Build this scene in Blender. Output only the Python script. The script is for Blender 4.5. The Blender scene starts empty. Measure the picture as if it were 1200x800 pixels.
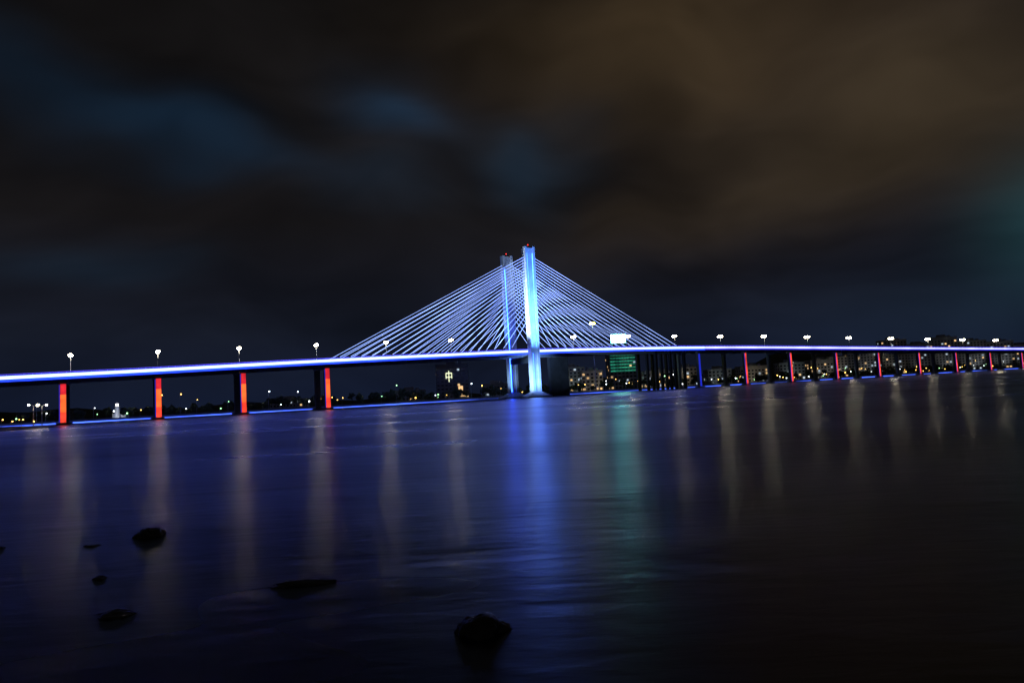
import bpy, bmesh, math, random
import numpy as np
from mathutils import Vector, Matrix
from mathutils import noise as mnoise
random.seed(7)
scene = bpy.context.scene
scene.view_settings.view_transform = 'Standard'
scene.view_settings.look = 'None'
scene.view_settings.exposure = 0

# ------------------------------------------------------------ helpers
def link(o, parent=None):
    scene.collection.objects.link(o)
    if parent: o.parent = parent
    return o
def empty(name):
    e = bpy.data.objects.new(name, None); e.empty_display_size = 1
    return link(e)
def obj_from_bm(name, bm, mats, parent=None, smooth=False):
    me = bpy.data.meshes.new(name); bm.normal_update(); bm.to_mesh(me); bm.free()
    for m in (mats if isinstance(mats, (list, tuple)) else [mats]): me.materials.append(m)
    if smooth:
        for p in me.polygons: p.use_smooth = True
    return link(bpy.data.objects.new(name, me), parent)
def hexa(bm, pts, mi=0):
    vs = [bm.verts.new(p) for p in pts]
    for f in ((0,3,2,1),(4,5,6,7),(0,1,5,4),(1,2,6,5),(2,3,7,6),(3,0,4,7)):
        fc = bm.faces.new([vs[i] for i in f]); fc.material_index = mi
def box(bm, x0,x1,y0,y1,z0,z1, M=None, mi=0):
    pts = [(x0,y0,z0),(x1,y0,z0),(x1,y1,z0),(x0,y1,z0),(x0,y0,z1),(x1,y0,z1),(x1,y1,z1),(x0,y1,z1)]
    if M is not None: pts = [M @ Vector(p) for p in pts]
    hexa(bm, pts, mi)
def rod(bm, a, b, r0, r1=None, n=6, mi=0):
    r1 = r0 if r1 is None else r1
    a, b = Vector(a), Vector(b); d = (b-a).normalized()
    up = Vector((0,0,1)) if abs(d.z) < .95 else Vector((1,0,0))
    s = d.cross(up).normalized(); t = d.cross(s)
    A=[];B=[]
    for i in range(n):
        an = 2*math.pi*i/n; v = s*math.cos(an)+t*math.sin(an)
        A.append(bm.verts.new(a+v*r0)); B.append(bm.verts.new(b+v*r1))
    for i in range(n):
        f=bm.faces.new((A[i],A[(i+1)%n],B[(i+1)%n],B[i])); f.material_index=mi
    f=bm.faces.new(A[::-1]); f.material_index=mi
    f=bm.faces.new(B); f.material_index=mi

def new_mat(name):
    m = bpy.data.materials.new(name); m.use_nodes = True
    return m, m.node_tree, m.node_tree.nodes, m.node_tree.links, m.node_tree.nodes['Principled BSDF']
def solid(name, col, rough=.7, var=.25, scale=.6, metal=0):
    m, nt, N, L, b = new_mat(name)
    tc = N.new('ShaderNodeTexCoord'); n = N.new('ShaderNodeTexNoise')
    n.inputs['Scale'].default_value = scale; n.inputs['Detail'].default_value = 6
    L.new(tc.outputs['Object'], n.inputs['Vector'])
    r = N.new('ShaderNodeValToRGB')
    r.color_ramp.elements[0].position=.3; r.color_ramp.elements[1].position=.7
    r.color_ramp.elements[0].color=(*[c*(1-var) for c in col],1)
    r.color_ramp.elements[1].color=(*[min(1,c*(1+var)) for c in col],1)
    L.new(n.outputs['Fac'], r.inputs[0]); L.new(r.outputs[0], b.inputs['Base Color'])
    b.inputs['Roughness'].default_value = rough; b.inputs['Metallic'].default_value = metal
    return m
def glow(name, col, s, var=0, scale=.3, sample=False):
    m, nt, N, L, b = new_mat(name)
    b.inputs['Base Color'].default_value=(*[c*.5 for c in col],1)
    b.inputs['Emission Color'].default_value=(*col,1)
    b.inputs['Emission Strength'].default_value=s
    if not sample: m.cycles.emission_sampling='NONE'
    if var:
        tc = N.new('ShaderNodeTexCoord'); n = N.new('ShaderNodeTexNoise')
        n.inputs['Scale'].default_value=scale
        L.new(tc.outputs['Object'], n.inputs['Vector'])
        mr = N.new('ShaderNodeMapRange'); mr.inputs[1].default_value=.3; mr.inputs[2].default_value=.7
        mr.inputs[3].default_value=s*(1-var); mr.inputs[4].default_value=s*(1+var)
        L.new(n.outputs['Fac'], mr.inputs[0]); L.new(mr.outputs[0], b.inputs['Emission Strength'])
    return m

M_conc = solid('concrete_weathered', (.34,.34,.34), .75, .25, .25)
M_dark = solid('concrete_dark', (.06,.06,.065), .85, .25, .25)
M_pyl = solid('painted_pylon', (.58,.59,.62), .55, .2, .14)
M_asph = solid('asphalt', (.05,.05,.05), .9)
M_steel = solid('galvanised_steel', (.4,.41,.43), .5, .1, 2, .2)
M_white = glow('led_white_blue', (.14,.20,1), 8, .15, .06, True)
M_whiteR = glow('led_white_dim', (.38,.40,1), 2.6, .25, .05, True)
M_blue = glow('fascia_glow_blue', (.012,.04,1), 3, .25, .05, True)
M_blueR = glow('fascia_glow_blue_dim', (.05,.05,1), .7, .25, .05)
M_violet = glow('glow_violet_rail', (.10,.09,1), 1.8, .3, .05)  # railing made to glow, standing in for blue bloom above the deck
M_cyan = glow('pylon_edge_glow', (.012,.05,1), 24, .3, .08, True)  # added glow strips paint the bright pylon edges and their blue reflection
M_redA = glow('painted_light_orange_red', (1,.12,.025), 1.6, .35, .2)  # glowing sheets stand in for red floodlight falling on the columns
M_redB = glow('painted_light_red', (1,.06,.03), 1.2, .4, .2)
M_redC = glow('painted_light_crimson', (1,.03,.05), .75, .4, .2)
M_redD = glow('painted_light_red_approach', (1,.07,.04), .95, .5, .14)
M_cable = glow('stay_cable_glow', (.30,.44,1), 2.1, .45, .03)  # cables glow by themselves in place of the floodlight on them
M_beacon = glow('aviation_beacon', (1,.03,.02), 4)
M_lampbulb = glow('lamp_lens', (1,.88,.64), 55)
M_waterglow = glow('waterline_blue_glow', (.06,.14,1), 2.2, .9, .02)  # added strip stands in for the lit blue line along the water's edge

# ------------------------------------------------------------ bridge geometry
O = Vector((12.4, 407.1, 0)); D = Vector((.868,.497,0)).normalized(); Nn = Vector((-D.y, D.x, 0))
zx = np.array([-430,-300,-210,-192,-160,-129,-94,12,84,171,263,359,525,820]); zz = np.array([13,17.6,20.6,21,22.1,23.3,24.6,27.6,28.1,27.3,25.4,23.5,20.2,14.])
def deck_z(t):
    X = 12.4 + D.x*t
    return float(np.mean([np.interp(X+o, zx, zz) for o in (-30,-20,-10,0,10,20,30)]))
def P(t, off, z=0):
    v = O + D*t + Nn*off; return Vector((v.x, v.y, z))
MB = Matrix((( D.x, Nn.x, 0, O.x),( D.y, Nn.y,0,O.y),(0,0,1,0),(0,0,0,1)))
OFF0, OFF1 = 1.6, 24.4
bridge = empty('cable_stayed_bridge')

def sweep(name, prof, mat, closed=True, t0=-490, t1=902, step=8):
    bm = bmesh.new(); prev=None
    n=int((t1-t0)/step)
    for i in range(n+1):
        t=t0+i*step; z=deck_z(t)
        ring=[bm.verts.new(P(t,o,z+h)) for o,h in prof]
        if prev:
            k=len(prof)
            for j in range(k if closed else k-1):
                bm.faces.new((prev[j],ring[j],ring[(j+1)%k],prev[(j+1)%k]))
        elif closed: bm.faces.new(ring)
        prev=ring
    if closed: bm.faces.new(prev[::-1])
    return obj_from_bm(name,bm,mat,bridge)
def rect(o0,o1,h0,h1): return [(o0,h0),(o0,h1),(o1,h1),(o1,h0)]
sweep('deck_girder', [(OFF0,-1.5),(OFF0,0),(OFF1,0),(OFF1,-1.5),(18.5,-2.9),(7.5,-2.9)], M_conc)
sweep('road_surface', rect(OFF0+.8,OFF1-.8,.004,.06), M_asph)
sweep('median_barrier', rect(12.8,13.2,.064,.9), M_conc)
M_line = solid('road_paint_white',(.75,.75,.75),.6)
for k,o in enumerate((3.0,6.4,9.8,12.2,13.6,16.2,19.6,23.0)):
    sweep('lane_line_%d'%k, [(o,.066),(o+.15,.066)], M_line, closed=False)
sweep('parapet_near', rect(OFF0,OFF0+.35,.006,.95), M_conc)
sweep('parapet_far', rect(OFF1-.35,OFF1,.006,.95), M_conc)
TS=142   # the main-bridge LED strip ends here, the approach viaduct has a slimmer one
sweep('led_fascia_near', rect(OFF0-.14,OFF0-.004,-.4,.9), M_white, t1=TS)
sweep('fascia_lower_glow', rect(OFF0-.10,OFF0-.004,-1.5,-.41), M_blue, t1=TS)  # glowing strip paints the blue gradient below the white LED line
sweep('led_fascia_approach', rect(OFF0-.14,OFF0-.004,-.35,.85), M_whiteR, t0=TS+.3)
sweep('fascia_approach_lower_glow', rect(OFF0-.10,OFF0-.004,-1.4,-.36), M_blueR, t0=TS+.3)  # same painted blue glow, dimmer along the approach
sweep('led_fascia_far', rect(OFF1+.004,OFF1+.14,-.4,.6), M_white, t1=TS)
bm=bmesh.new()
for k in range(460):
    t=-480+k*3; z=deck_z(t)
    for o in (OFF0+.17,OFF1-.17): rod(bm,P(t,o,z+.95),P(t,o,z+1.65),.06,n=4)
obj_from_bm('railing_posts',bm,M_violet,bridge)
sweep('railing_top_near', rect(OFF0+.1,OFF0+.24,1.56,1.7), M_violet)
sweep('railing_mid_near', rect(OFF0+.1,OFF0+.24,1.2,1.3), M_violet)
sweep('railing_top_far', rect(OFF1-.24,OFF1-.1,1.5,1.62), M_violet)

# piers
def tX(X): return (X-12.4)/D.x
left_X = [-288,-256,-224,-192,-160.5,-129,-94]
right_X = [131,171,214,262,311,363,415,468,522,576,632,690,750]
cols=bmesh.new(); rA=bmesh.new(); rB=bmesh.new(); rC=bmesh.new(); rD=bmesh.new(); caps=bmesh.new(); blues=bmesh.new()
for X in left_X+right_X:
    t=tX(X); z=deck_z(t)
    for idx,o in enumerate((3.2,23.0)):
        w=1.35 if X<0 else 1.15
        box(cols,t-w,t+w,o-1.1,o+1.1,-2,z-3.9,MB)
        pts=[(t-w,o-1.1,z-3.9),(t+w,o-1.1,z-3.9),(t+w,o+1.1,z-3.9),(t-w,o+1.1,z-3.9),
             (t-w-.5,o-1.5,z-2.4),(t+w+.5,o-1.5,z-2.4),(t+w+.5,o+1.5,z-2.4),(t-w-.5,o+1.5,z-2.4)]
        hexa(cols,[MB@Vector(p) for p in pts])
        box(caps,t-2.4,t+2.4,o-2.4,o+2.4,-1,.9,MB)
    box(cols,t-1.2,t+1.2,3.0,23.2,z-3.6,z-2.95,MB)
    f0,f1=3.2-1.24,3.2-1.104
    if X==131:
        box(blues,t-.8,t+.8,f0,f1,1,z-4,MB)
    elif X>0:
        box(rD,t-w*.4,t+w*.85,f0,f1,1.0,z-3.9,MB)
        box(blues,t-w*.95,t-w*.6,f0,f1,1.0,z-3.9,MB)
    else:
        h=z-3.6  # three tones paint the floodlight gradient up the column
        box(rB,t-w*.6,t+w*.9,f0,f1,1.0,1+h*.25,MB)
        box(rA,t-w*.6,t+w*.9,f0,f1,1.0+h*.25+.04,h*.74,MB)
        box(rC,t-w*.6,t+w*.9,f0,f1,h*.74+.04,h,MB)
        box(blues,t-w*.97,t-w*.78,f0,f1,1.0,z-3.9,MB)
obj_from_bm('pier_columns',cols,M_conc,bridge)
obj_from_bm('pile_caps',caps,M_conc,bridge)
obj_from_bm('pier_light_sheets_orange',rA,M_redA,bridge)
obj_from_bm('pier_light_sheets_red',rB,M_redB,bridge)
obj_from_bm('pier_light_sheets_crimson',rC,M_redC,bridge)
obj_from_bm('pier_light_sheets_approach',rD,M_redD,bridge)
obj_from_bm('pier_blue_light_sheets',blues,glow('painted_light_pier_blue',(.03,.05,1),.5),bridge)  # glowing sheets paint blue light onto the column faces
bm=bmesh.new()
for X in (98,109,120):
    t=tX(X); z=deck_z(t)
    for o in (4,13,22): box(bm,t-.8,t+.8,o-.8,o+.8,-2,z-1.6,MB)
for X in (38,):
    t=tX(X); z=deck_z(t)
    for o in (22,): box(bm,t-5,t+9,o-1.5,o+1.5,-2,z-2.6,MB)
obj_from_bm('side_span_columns',bm,M_dark,bridge)

# pylons
TOP=90.4
def pylon(off, tag):
    bm=bmesh.new()
    def seg(z0,z1,a0,a1,b0,b1):
        pts=[(-a0,off-b0,z0),(a0,off-b0,z0),(a0,off+b0,z0),(-a0,off+b0,z0),
             (-a1,off-b1,z1),(a1,off-b1,z1),(a1,off+b1,z1),(-a1,off+b1,z1)]
        hexa(bm,[MB@Vector(p) for p in pts])
    seg(2.6,TOP-.8,2.6,3.1,1.7,1.7)
    for sx,wd in ((-1,1.0),(1,1.6)):
        c0=sx*(2.75-wd*.5); c1=sx*(3.4-wd*.5)
        pts=[]
        for (zq,c) in ((2.61,c0),(TOP,c1)):
            pts+= [(c-wd*.5,off-2.1,zq),(c+wd*.5,off-2.1,zq),(c+wd*.5,off+2.1,zq),(c-wd*.5,off+2.1,zq)]
        hexa(bm,[MB@Vector(p) for p in pts])
    seg(-2,.9,8.2,8.2,5.2,5.2); seg(.9,1.5,7.6,6.6,4.6,4.0); seg(1.5,3.4,6.4,2.9,3.6,2.25)
    obj_from_bm('pylon_'+tag,bm,M_pyl,bridge)
    bm=bmesh.new()
    rod(bm,P(0,off,TOP-.8),P(0,off,TOP+1.3),.1)
    obj_from_bm('beacon_mast_'+tag,bm,M_steel,bridge)
    bm=bmesh.new(); bmesh.ops.create_icosphere(bm,subdivisions=2,radius=.3,matrix=Matrix.Translation(P(0,off,TOP+1.4)))
    obj_from_bm('beacon_light_'+tag,bm,M_beacon,bridge)
pylon(-.5,'near'); pylon(26.5,'far')
bm=bmesh.new()
z=deck_z(0)
box(bm,-2.4,2.4,1.62,24.38,z-6.5,z-3.3,MB)
obj_from_bm('pylon_crossbeam',bm,M_dark,bridge)
bm=bmesh.new()
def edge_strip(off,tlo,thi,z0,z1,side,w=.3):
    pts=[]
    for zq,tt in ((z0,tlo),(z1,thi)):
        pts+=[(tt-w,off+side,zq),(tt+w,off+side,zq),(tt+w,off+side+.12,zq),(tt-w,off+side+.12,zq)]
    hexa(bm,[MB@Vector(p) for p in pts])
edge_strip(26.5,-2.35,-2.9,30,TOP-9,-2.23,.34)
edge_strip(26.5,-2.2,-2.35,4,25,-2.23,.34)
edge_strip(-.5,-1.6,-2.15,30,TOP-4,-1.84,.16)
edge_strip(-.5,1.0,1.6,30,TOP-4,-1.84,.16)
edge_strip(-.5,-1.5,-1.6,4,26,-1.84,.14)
obj_from_bm('pylon_edge_glow_strips',bm,M_cyan,bridge)

# stay cables
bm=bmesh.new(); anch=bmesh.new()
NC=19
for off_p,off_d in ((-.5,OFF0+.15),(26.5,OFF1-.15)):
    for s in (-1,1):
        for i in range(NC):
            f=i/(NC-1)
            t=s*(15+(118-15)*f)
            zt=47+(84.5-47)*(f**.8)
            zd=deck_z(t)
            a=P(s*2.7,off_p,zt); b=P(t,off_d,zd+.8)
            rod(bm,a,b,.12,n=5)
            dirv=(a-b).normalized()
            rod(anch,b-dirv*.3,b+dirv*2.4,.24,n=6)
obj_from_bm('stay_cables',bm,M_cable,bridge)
obj_from_bm('cable_anchor_sleeves',anch,M_steel,bridge)

def spot(name,loc,target,energy,col,angle,blend=.6,size=.3,parent=None):
    l=bpy.data.lights.new(name,'SPOT'); l.energy=energy; l.color=col; l.spot_size=math.radians(angle); l.spot_blend=blend; l.shadow_soft_size=size
    o=bpy.data.objects.new(name,l); o.location=loc
    o.rotation_euler=(Vector(target)-Vector(loc)).to_track_quat('-Z','Y').to_euler()
    return link(o,parent)
zd=deck_z(0)
W=(.34,.58,1.0)
spot('flood_near_face_up',P(1,-26,zd-4),P(0,-2,56),300000,(.12,.32,1),86,1,parent=bridge)
spot('flood_near_face_high',P(0,-20,zd+1),P(0,-2,80),420000,(.07,.24,1),56,1,parent=bridge)
spot('flood_near_side_up',P(-28,-4,zd-2),P(-2,-2,58),520000,(.42,.62,1),66,1,parent=bridge)
spot('flood_near_base',P(-2,-26,3),P(0,-2,14),95000,(.14,.34,1),60,1,parent=bridge)
spot('flood_near_base_side',P(-24,-8,3),P(-3,-2,12),105000,W,55,1,parent=bridge)
spot('flood_far_side_up',P(-24,26,zd+2),P(-2,26,54),70000,(.08,.22,1),66,1,parent=bridge)
spot('flood_far_face_up',P(0,14,zd+1),P(0,24,60),12000,(.04,.10,1),70,1,parent=bridge)
spot('flood_far_base',P(-22,16,3),P(0,26,14),30000,W,40,1,parent=bridge)

# ------------------------------------------------------------ street lamps
def street_lamp(base, along, h=9.5, arm=2.2, double=True, bulb=None, bsize=1.0):
    e=empty('street_lamp'); e.location=base
    bm=bmesh.new()
    rod(bm,(0,0,0),(0,0,.5),.3,.26,8); rod(bm,(0,0,.5),(0,0,h),.19,.12,8)
    heads=bmesh.new(); lens=bmesh.new()
    ax=Vector(along).normalized(); sd=Vector((-ax.y,ax.x,0))
    for s in ((1,-1) if double else (1,)):
        p0=Vector((0,0,h-.4)); p1=ax*s*arm*.5+Vector((0,0,h+.2)); p2=ax*s*arm+Vector((0,0,h+.35))
        rod(bm,p0,p1,.08,.07,6); rod(bm,p1,p2,.07,.06,6)
        c=p2+ax*s*.45
        pts=[]
        for zz_,k in ((-.1,1),(.12,.55)):
            for a,b in ((-.55,-.2),(.55,-.2),(.55,.2),(-.55,.2)):
                q=c+ax*a*k+sd*b*k; pts.append((q.x,q.y,c.z+zz_))
        hexa(heads,pts)
        bmesh.ops.create_icosphere(lens,subdivisions=2,radius=.68*bsize,matrix=Matrix.Translation(c+Vector((0,0,-.48*bsize)))@Matrix.Diagonal((1.2,1.2,.95,1)))
    obj_from_bm('pole',bm,M_pyl,e); obj_from_bm('luminaire',heads,M_steel,e); obj_from_bm('lens',lens,bulb or M_lampbulb,e)
    return e
lampX=[-288,-255,-222,-190,-160,-129,-96,-63,-29,46,85,121,160,201,245,292,344,394,446,500,556,615,680]
for X in lampX:
    t=tX(X); street_lamp(P(t,13.0,deck_z(t)+.9),Nn,h=8.6 if X<200 else 9.2,arm=.85,bsize=1 if X<150 else 1.2)

# ------------------------------------------------------------ water
m,nt,N,L,b=new_mat('sea_water')
b.inputs['Base Color'].default_value=(.002,.005,.016,1)
b.inputs['IOR'].default_value=1.333
tc=N.new('ShaderNodeTexCoord')
def noise(scale,map_s,detail=4,dist=0):
    mp=N.new('ShaderNodeMapping'); mp.inputs['Scale'].default_value=map_s; mp.inputs['Rotation'].default_value=(0,0,.12)
    L.new(tc.outputs['Object'],mp.inputs['Vector'])
    n=N.new('ShaderNodeTexNoise'); n.inputs['Scale'].default_value=scale; n.inputs['Detail'].default_value=detail; n.inputs['Distortion'].default_value=dist
    L.new(mp.outputs[0],n.inputs['Vector']); return n
n1=noise(.35,(.45,1,1),3,.4); n2=noise(2.6,(.35,1,1),4,.3); n3=noise(.05,(.4,1,1),3)
ad=N.new('ShaderNodeMath'); ad.operation='MULTIPLY_ADD'; ad.inputs[1].default_value=.17
L.new(n2.outputs['Fac'],ad.inputs[0]); L.new(n1.outputs['Fac'],ad.inputs[2])
bp=N.new('ShaderNodeBump'); bp.inputs['Strength'].default_value=.34; bp.inputs['Distance'].default_value=.19
L.new(ad.outputs[0],bp.inputs['Height']); L.new(bp.outputs[0],b.inputs['Normal'])
mr=N.new('ShaderNodeMapRange'); mr.inputs[1].default_value=.35; mr.inputs[2].default_value=.65; mr.inputs[3].default_value=.26; mr.inputs[4].default_value=.36
L.new(n3.outputs['Fac'],mr.inputs[0]); L.new(mr.outputs[0],b.inputs['Roughness'])
bm=bmesh.new(); vs=[bm.verts.new(p) for p in ((-6000,-300,0),(6000,-300,0),(6000,9000,0),(-6000,9000,0))]; bm.faces.new(vs)
obj_from_bm('water',bm,m)

# ------------------------------------------------------------ land
M_land=solid('dark_soil',(.05,.05,.04),.95,.4,.05)
M_leaf=solid('foliage',(.05,.07,.035),.9,.4,.5)
bm=bmesh.new()
QO=40
edge=[P(t,QO+3*math.sin(t*.013),1.4) for t in range(-600,3200,20)]
near=[bm.verts.new(p) for p in edge]
back=[bm.verts.new(p+Nn*7000) for p in edge]
for i in range(len(near)-1): bm.faces.new((near[i],near[i+1],back[i+1],back[i]))
obj_from_bm('ground',bm,M_land)
quay=empty('quay_wall')
bm=bmesh.new(); bl=bmesh.new()
def ribbon(bmx,o0,o1,z0,z1,ta,tb):
    prev=None
    for t in range(ta,tb,20):
        s=3*math.sin(t*.013)
        r=[bmx.verts.new(P(t,o+s,z)) for o,z in ((o0,z0),(o0,z1),(o1,z1),(o1,z0))]
        if prev:
            for j in range(4): bmx.faces.new((prev[j],r[j],r[(j+1)%4],prev[(j+1)%4]))
        prev=r
ribbon(bm,QO-1.2,QO+.6,-1,1.8,-600,1600); obj_from_bm('wall',bm,M_conc,quay)
ribbon(bl,QO-1.32,QO-1.204,.3,.7,-600,1600); obj_from_bm('waterline_glow_line',bl,M_waterglow,quay)

# near spit of land on the left
bm=bmesh.new(); G={}
for i in range(41):
    for j in range(13):
        x=-262+i*2.75; y=205+j*2.6-(x+150)*.12
        e_=min(i/5,(40-i)/9,j/3,(12-j)/3,1)
        hgt=-.5+1.9*e_**.7+.35*mnoise.noise(Vector((x*.25,y*.25,0)))
        G[i,j]=bm.verts.new((x+mnoise.noise(Vector((x*.2,3,0)))*1.5,y,hgt))
for i in range(40):
    for j in range(12): bm.faces.new((G[i,j],G[i+1,j],G[i+1,j+1],G[i,j+1]))
obj_from_bm('shore_spit_ground',bm,M_land,smooth=True)

# trees along the shore (mass)
bm=bmesh.new()
def clump(c,r,n):
    for _ in range(n):
        v=Vector((random.gauss(0,1),random.gauss(0,1),random.gauss(0,.8))).normalized()*r*random.uniform(.45,1.05)
        p=c+v; s=random.uniform(.35,.8)
        a=Vector((random.uniform(-1,1),random.uniform(-1,1),random.uniform(-1,1))).normalized(); bb=a.orthogonal().normalized()
        bm.faces.new([bm.verts.new(p+a*s),bm.verts.new(p+bb*s),bm.verts.new(p-a*s),bm.verts.new(p-bb*s)])
for k in range(230):
    t=random.uniform(-330,620); o=QO+random.uniform(8,70); h=random.uniform(3.5,8.5)*(.7 if t<-150 else 1)
    base=P(t,o,1.4); rod(bm,base,base+Vector((0,0,h*.55)),.22,.1,5)
    for j in range(5):
        c=base+Vector((random.uniform(-1.6,1.6),random.uniform(-1.6,1.6),h*random.uniform(.5,.95)))
        rod(bm,base+Vector((0,0,h*.4)),c,.09,.03,4)
        clump(c,random.uniform(1.0,1.9),34)
obj_from_bm('tree_line',bm,M_leaf)

# far hills
bm=bmesh.new(); pv=None
for i in range(90):
    x=-2600+i*75
    h=10+ (125 if x>300 else 30)*(.5+.5*math.sin(x*.0021-1.2))*(.6+.4*math.sin(x*.0057))+8*math.sin(x*.021)
    h=max(h,6)
    r=[bm.verts.new((x,2600+.2*x,0)),bm.verts.new((x,2800+.2*x,h*.7)),bm.verts.new((x,3000+.2*x,h)),bm.verts.new((x,3400+.2*x,0))]
    if pv:
        for j in range(3): bm.faces.new((pv[j],r[j],r[j+1],pv[j+1]))
    pv=r
obj_from_bm('distant_hills',bm,M_leaf,smooth=True)

# ------------------------------------------------------------ buildings
M_wall_d=solid('facade_dark',(.12,.12,.14),.7)
M_wall_w=solid('facade_render_white',(.5,.49,.46),.8,.15)
M_glass=solid('window_glass_dark',(.02,.025,.03),.15,.2)
WIN=[glow('window_warm',(1,.62,.28),.8,.6,.2),glow('window_cool',(.7,.85,1),.6,.6,.2),glow('window_green',(.15,.9,.5),.3,.4,.1)]
M_trim=solid('trim_concrete',(.3,.3,.3),.8)
def building(name,x,y,w,d,h,rot=0,wall=None,lit=.25,floorh=3.4,bay=3.6,litset=(0,1),roofbox=True,base=1.4):
    e=empty(name); e.location=(x,y,base); e.rotation_euler=(0,0,math.radians(rot))
    wall=wall or M_wall_w
    bm=bmesh.new(); box(bm,-w/2,w/2,-d/2,d/2,0,h)
    box(bm,-w/2-.25,w/2+.25,-d/2-.25,d/2+.25,h+.003,h+1.0)
    if roofbox:
        box(bm,-w*.18,w*.12,-d*.25,d*.2,h+1.003,h+4.2); box(bm,w*.2,w*.3,-d*.2,d*.1,h+1.003,h+3)
    obj_from_bm('walls',bm,wall,e)
    bt=bmesh.new(); wb=[bmesh.new() for _ in range(4)]
    nf=int(h/floorh); nb=max(2,int(w/bay)); bw=w/nb
    for f in range(nf):
        z0=f*floorh
        if f: box(bt,-w/2-.1,w/2+.1,-d/2-.18,-d/2-.003,z0-.12,z0+.12)
        for i in range(nb):
            cx=-w/2+(i+.5)*bw; k=3
            if random.random()<lit: k=random.choice(litset)
            box(wb[k],cx-bw*.28,cx+bw*.28,-d/2-.06,-d/2-.002,z0+1.0,z0+floorh-.6)
        for i in range(max(1,int(d/bay))):
            cy=-d/2+(i+.5)*(d/max(1,int(d/bay)))
            for sx in (-1,1):
                k=random.choice(litset) if random.random()<lit else 3
                xa=sx*(w/2+.002); xb=sx*(w/2+.06)
                box(wb[k],min(xa,xb),max(xa,xb),cy-.9,cy+.9,z0+1.0,z0+floorh-.6)
    obj_from_bm('floor_bands',bt,M_trim,e)
    for k,bb in enumerate(wb): obj_from_bm('windows_%d'%k,bb,(WIN+[M_glass])[k],e)
    return e
def wall_flood(e,w,d,h,energy,col=(1,.9,.75)):
    """facade floodlight standing in front of the building"""
    l=bpy.data.lights.new('facade_flood','SPOT'); l.energy=energy; l.color=col; l.spot_size=math.radians(100); l.spot_blend=.8; l.shadow_soft_size=.5
    o=bpy.data.objects.new('facade_flood',l); o.location=(random.uniform(-.3,.3)*w,-d/2-14,1.5)
    o.rotation_euler=(Vector((0,-d/2,h*.6))-o.location).to_track_quat('-Z','Y').to_euler(); link(o,e)
e=building('office_building',-56,622,29,20,30,5,M_wall_d,.04)
bm=bmesh.new()
for (x0,x1,z0,z1) in ((-4,4,24.4,25.2),(-4,-3.2,20,24.3),(3.2,4,20,24.3),(-3.1,3.1,21,21.7),(-.4,.4,17,20.9),(-.4,.4,21.8,24.3),(-.4,.4,25.3,27)):
    box(bm,x0*.7-3,x1*.7-3,-10.4,-10.2,z0-2,z1-2)
obj_from_bm('facade_sign',bm,glow('sign_yellow_white',(.9,.95,.6),1.5),e)
bm=bmesh.new(); box(bm,2,13,-10.5,-10.2,1.5,5); box(bm,5,9,-10.5,-10.2,6,11)
obj_from_bm('lobby_glow',bm,WIN[0],e)
e=building('hotel_tower',104,662,26,18,42,4,M_wall_d,.1)
bm=bmesh.new()
for i in range(6): 
    for j in range(9): box(bm,-12+j*2.7,-9.7+j*2.7,-9.5,-9.2,17+i*3.0,18.5+i*3.0)
obj_from_bm('green_floor_lighting',bm,glow('green_led',(.08,.9,.55),.2,.6,.15),e)
bm=bmesh.new(); box(bm,-10,4,-9.6,-9.0,44.5,52.5)
obj_from_bm('led_screen',bm,glow('led_screen',(.08,.34,.31),40,.3,.25,True),e)
bm=bmesh.new(); box(bm,-10.4,4.4,-8.95,-8.4,44.1,52.9); box(bm,-9,-8,-8.3,-6,42,50); box(bm,2,3,-8.3,-6,42,50)
obj_from_bm('screen_frame',bm,M_steel,e)
spec=[(72,640,20,18,3,.3),(137,655,30,15,2,.3),(168,668,26,17,0,.3),(205,690,24,14,4,.25),(60,700,24,24,0,.15),
      (250,720,30,16,5,.2),(300,745,28,18,3,.2),(350,780,30,20,3,.2),(-110,720,30,10,0,.15),(-250,760,40,8,0,.15),(-20,700,26,12,0,.12)]
for x,y,w,h,r,l in spec:
    e=building('apartment_building',x,y,w,14,h,r,None,l)
    if x>50: wall_flood(e,w,14,h,random.uniform(900,2400),random.choice(((1,.85,.6),(.75,.95,1),(1,.95,.85))))
spec=[(430,850,34,30),(478,862,30,42),(520,880,32,36),(566,900,30,44),(612,915,34,38),(660,930,32,36),(395,840,24,24),(705,950,36,30),(760,980,36,28)]
for x,y,w,h in spec:
    e=building('residential_block',x,y,w,16,h,-8+random.uniform(-9,9),None,.1)
    wall_flood(e,w,16,h,random.uniform(900,2800),random.choice(((1,.85,.65),(.8,.9,1),(1,.95,.85))))

def shore_lamp(p,h,col,name='shore_lamp',r=.36):
    e=empty(name); e.location=p
    bm=bmesh.new(); rod(bm,(0,0,0),(0,0,h),.09,.06,6); rod(bm,(0,0,h-.06),(.5,-.1,h+.1),.05,.04,5); obj_from_bm('pole',bm,M_steel,e)
    bm=bmesh.new(); bmesh.ops.create_icosphere(bm,subdivisions=1,radius=r,matrix=Matrix.Translation((.55,-.12,h))); obj_from_bm('globe',bm,col,e)
LA=glow('sodium_globe',(1,.5,.1),11); LB=glow('white_globe',(.9,.95,1),10); LC=glow('green_globe',(.4,1,.4),6)
for k in range(150):
    t=-330+k*6.6+random.uniform(-4,4); o=QO+random.choice((3,4,6,30,90,160))+random.uniform(0,4)
    shore_lamp(P(t,o,1.4),random.uniform(1.8,6) if random.random()<.85 else random.uniform(7,11),random.choice((LA,LA,LA,LB,LB,LC)),r=random.uniform(.2,.42))
for x,y,h in ((-163,226,2.2),(-168,228,1.8),(-172,229,2.5),(-158,224,1.4),(-178,230,2.0)): shore_lamp(Vector((x,y,1)),h,LA,r=.2)
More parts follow.
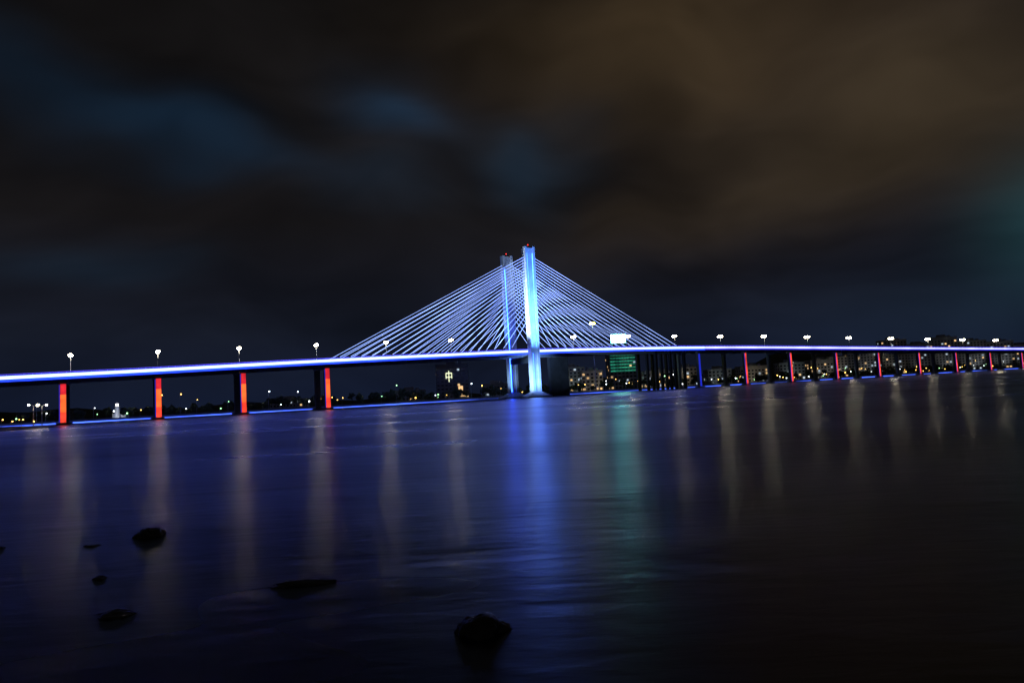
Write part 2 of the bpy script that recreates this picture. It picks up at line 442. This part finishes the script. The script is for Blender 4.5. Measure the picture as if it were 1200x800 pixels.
for x,y in ((-160.5,228),(-166,240)): street_lamp(Vector((x,y,.9)),Vector((1,.2,0)),h=6.8,arm=1.0,bsize=.38)
def mast(name,x,y,h,bulb):
    e=empty(name); e.location=(x,y,1.4); bm=bmesh.new(); rod(bm,(0,0,0),(0,0,h),.35,.15,10); rod(bm,(0,0,h-.5),(0,0,h-.1),1.2,1.2,12); obj_from_bm('pole',bm,M_steel,e)
    bm=bmesh.new()
    for a in range(6): bmesh.ops.create_icosphere(bm,subdivisions=1,radius=.8,matrix=Matrix.Translation((1.3*math.cos(a*1.047),1.3*math.sin(a*1.047),h-.6)))
    obj_from_bm('lamps',bm,bulb,e)
mast('high_mast_lamp',58,487,49,glow('mast_bulb',(.65,.8,.05),60,sample=True))
# small lighthouse on the far left shore
lh=empty('lighthouse'); lh.location=(-214,368,1.4)
bm=bmesh.new(); rod(bm,(0,0,0),(0,0,6.2),1.5,1.0,14); rod(bm,(0,0,6.203),(0,0,6.45),1.5,1.5,14); rod(bm,(0,0,7.6),(0,0,8.6),.95,.1,14); box(bm,-3.6,3.6,1.6,5,0,2.4)
obj_from_bm('tower',bm,M_pyl,lh)
bm=bmesh.new(); rod(bm,(0,0,6.46),(0,0,7.59),.65,.65,12); obj_from_bm('lantern',bm,glow('lantern',(1,.95,.85),5),lh)
l=bpy.data.lights.new('lighthouse_flood','SPOT'); l.energy=2600; l.spot_size=1.2; l.color=(.8,.88,1)
o=bpy.data.objects.new('lighthouse_flood',l); o.location=(4,-10,.5); o.rotation_euler=(Vector((0,0,5))-o.location).to_track_quat('-Z','Y').to_euler(); link(o,lh)

# ------------------------------------------------------------ rocks
M_rock=solid('wet_rock',(.05,.045,.04),.45,.5,6)
def rock(x,y,sx,sy,sz,seed,sink=.35):
    bm=bmesh.new(); bmesh.ops.create_icosphere(bm,subdivisions=5,radius=1)
    for v in bm.verts:
        q=v.co.copy()
        n=mnoise.noise(q*1.1+Vector((seed,0,0)))*.35+mnoise.noise(q*2.7+Vector((0,seed,0)))*.16+mnoise.noise(q*7+Vector((0,0,seed)))*.06+mnoise.noise(q*16)*.025
        v.co=q*(1+n); v.co.x*=sx; v.co.y*=sy; v.co.z*=sz
    o=obj_from_bm('rock',bm,M_rock,smooth=True); o.location=(x,y,-sz*sink); o.rotation_euler=(0,0,math.sin(seed)*.35)
rock(-9.2,17.1,.36,.4,.28,1.3,.3); rock(-7.9,12.95,.17,.2,.09,2.1,.5); rock(-3.65,11.8,.7,.3,.11,.15,.5); rock(-6.25,10.6,.36,.28,.11,4.4,.55)
rock(-.6,9.0,.36,.30,.22,5.2,.2); rock(-12.4,16.4,.14,.2,.09,3.3,.4); rock(-10.0,16.2,.25,.2,.07,6.3,.6)

# ------------------------------------------------------------ night sky
w=bpy.data.worlds.new('World'); scene.world=w; w.use_nodes=True
nt=w.node_tree; N=nt.nodes; L=nt.links; bg=N['Background']; bg.inputs['Strength'].default_value=1
tc=N.new('ShaderNodeTexCoord'); 
def mapping(v,s,loc=(0,0,0)):
    mp=N.new('ShaderNodeMapping'); mp.inputs['Scale'].default_value=s; mp.inputs['Location'].default_value=loc; L.new(v,mp.inputs['Vector']); return mp.outputs[0]
def wn(v,scale,detail=3,rough=.5):
    n=N.new('ShaderNodeTexNoise'); n.inputs['Scale'].default_value=scale; n.inputs['Detail'].default_value=detail; n.inputs['Roughness'].default_value=rough; L.new(v,n.inputs['Vector']); return n
V=tc.outputs['Generated']
wz=wn(mapping(V,(1,1,1.5)),3.2,2,.45)
sub=N.new('ShaderNodeVectorMath'); sub.operation='SUBTRACT'; L.new(wz.outputs['Color'],sub.inputs[0]); sub.inputs[1].default_value=(.5,.5,.5)
sc=N.new('ShaderNodeVectorMath'); sc.operation='SCALE'; L.new(sub.outputs[0],sc.inputs[0]); sc.inputs['Scale'].default_value=.22
addv=N.new('ShaderNodeVectorMath'); addv.operation='ADD'; L.new(V,addv.inputs[0]); L.new(sc.outputs[0],addv.inputs[1])
WV=addv.outputs[0]
def mth(op,a,b=None,c=None,clamp=False):
    n=N.new('ShaderNodeMath'); n.operation=op; n.use_clamp=clamp
    for i,x in enumerate((a,b,c)):
        if x is None: continue
        if isinstance(x,(int,float)): n.inputs[i].default_value=x
        else: L.new(x,n.inputs[i])
    return n.outputs[0]
def blob(az,el,wa,we,warp=True,tilt=0):
    """gaussian cloud bank centred on azimuth/elevation (deg, azimuth 0 = north/+Y)"""
    a=math.radians(az); e=math.radians(el)
    c=Vector((math.sin(a)*math.cos(e),math.cos(a)*math.cos(e),math.sin(e)))
    r=Vector((math.cos(a),-math.sin(a),0)); u=r.cross(c)
    tt=math.radians(tilt); r,u=r*math.cos(tt)+u*math.sin(tt), u*math.cos(tt)-r*math.sin(tt)
    v=WV if warp else V
    def dot(vec):
        n=N.new('ShaderNodeVectorMath'); n.operation='DOT_PRODUCT'; L.new(v,n.inputs[0]); n.inputs[1].default_value=vec; return n.outputs['Value']
    A=mth('DIVIDE',dot(r),math.radians(wa)); E=mth('DIVIDE',dot(u),math.radians(we))
    q=mth('ADD',mth('MULTIPLY',A,A),mth('MULTIPLY',E,E))
    g=mth('EXPONENT',mth('MULTIPLY',q,-1))
    return mth('MULTIPLY',g,mth('GREATER_THAN',dot(c),0))
def addcol(cur,fac,col):
    n=N.new('ShaderNodeVectorMath'); n.operation='SCALE'; n.inputs[0].default_value=col; L.new(fac,n.inputs['Scale'])
    m=N.new('ShaderNodeVectorMath'); m.operation='ADD'; L.new(cur,m.inputs[0]); L.new(n.outputs[0],m.inputs[1]); return m.outputs[0]
sep=N.new('ShaderNodeSeparateXYZ'); L.new(V,sep.inputs[0])
gr=N.new('ShaderNodeValToRGB'); L.new(sep.outputs['Z'],gr.inputs[0])
cr=gr.color_ramp; cr.elements[0].position=0; cr.elements[0].color=(.0055,.009,.024,1)
cr.elements[1].position=.8; cr.elements[1].color=(.006,.0055,.005,1)
x=cr.elements.new(.10); x.color=(.0065,.0085,.016,1)
x=cr.elements.new(.25); x.color=(.0078,.0070,.0078,1)
cur=gr.outputs[0]
for az,el,wa,we,col,ti in [(11,27,13,6,(.027,.0165,.006),-5),(24,16,12,5,(.013,.0085,.0035),8),(36,19,10,5,(.017,.0115,.005),0),(30,30,14,8,(.014,.0085,.0035),0),(14,13,8,2.8,(.012,.008,.004),5),
        (-27,21.5,9,2.2,(.0004,.012,.030),-18),(-8,22.5,5,2.6,(.0004,.012,.030),-20),(4,19,3.4,3.2,(.003,.015,.031),-30),(-31,12,6,1.6,(.002,.007,.014),-8),(-10,16,6,2,(.002,.006,.012),0),
        (-38,26,5,2,(.001,.006,.014),-15)]:
    cur=addcol(cur,blob(az,el,wa,we,True,ti),col)
cur=addcol(cur,blob(40,9,4.5,4,False),(.006,.032,.036))
cur=addcol(cur,blob(36,4,10,3,False),(.003,.007,.012))
st=wn(mapping(WV,(1.2,1.2,3.2)),2.6,3,.5)
mr=N.new('ShaderNodeMapRange'); mr.inputs[1].default_value=.3; mr.inputs[2].default_value=.7; mr.inputs[3].default_value=.6; mr.inputs[4].default_value=1.4; L.new(st.outputs['Fac'],mr.inputs[0])
fin=N.new('ShaderNodeVectorMath'); fin.operation='SCALE'; L.new(cur,fin.inputs[0]); L.new(mr.outputs[0],fin.inputs['Scale'])
L.new(fin.outputs[0],bg.inputs['Color'])

# ------------------------------------------------------------ camera
cd=bpy.data.cameras.new('camera'); cam=bpy.data.objects.new('camera',cd); link(cam); scene.camera=cam
cd.lens=24; cd.sensor_width=36; cd.clip_start=.1; cd.clip_end=20000
cam.matrix_world=Matrix.Translation((0,0,3))@Matrix.Rotation(math.radians(90+4.36),4,'X')@Matrix.Rotation(math.radians(-3.1),4,'Z')
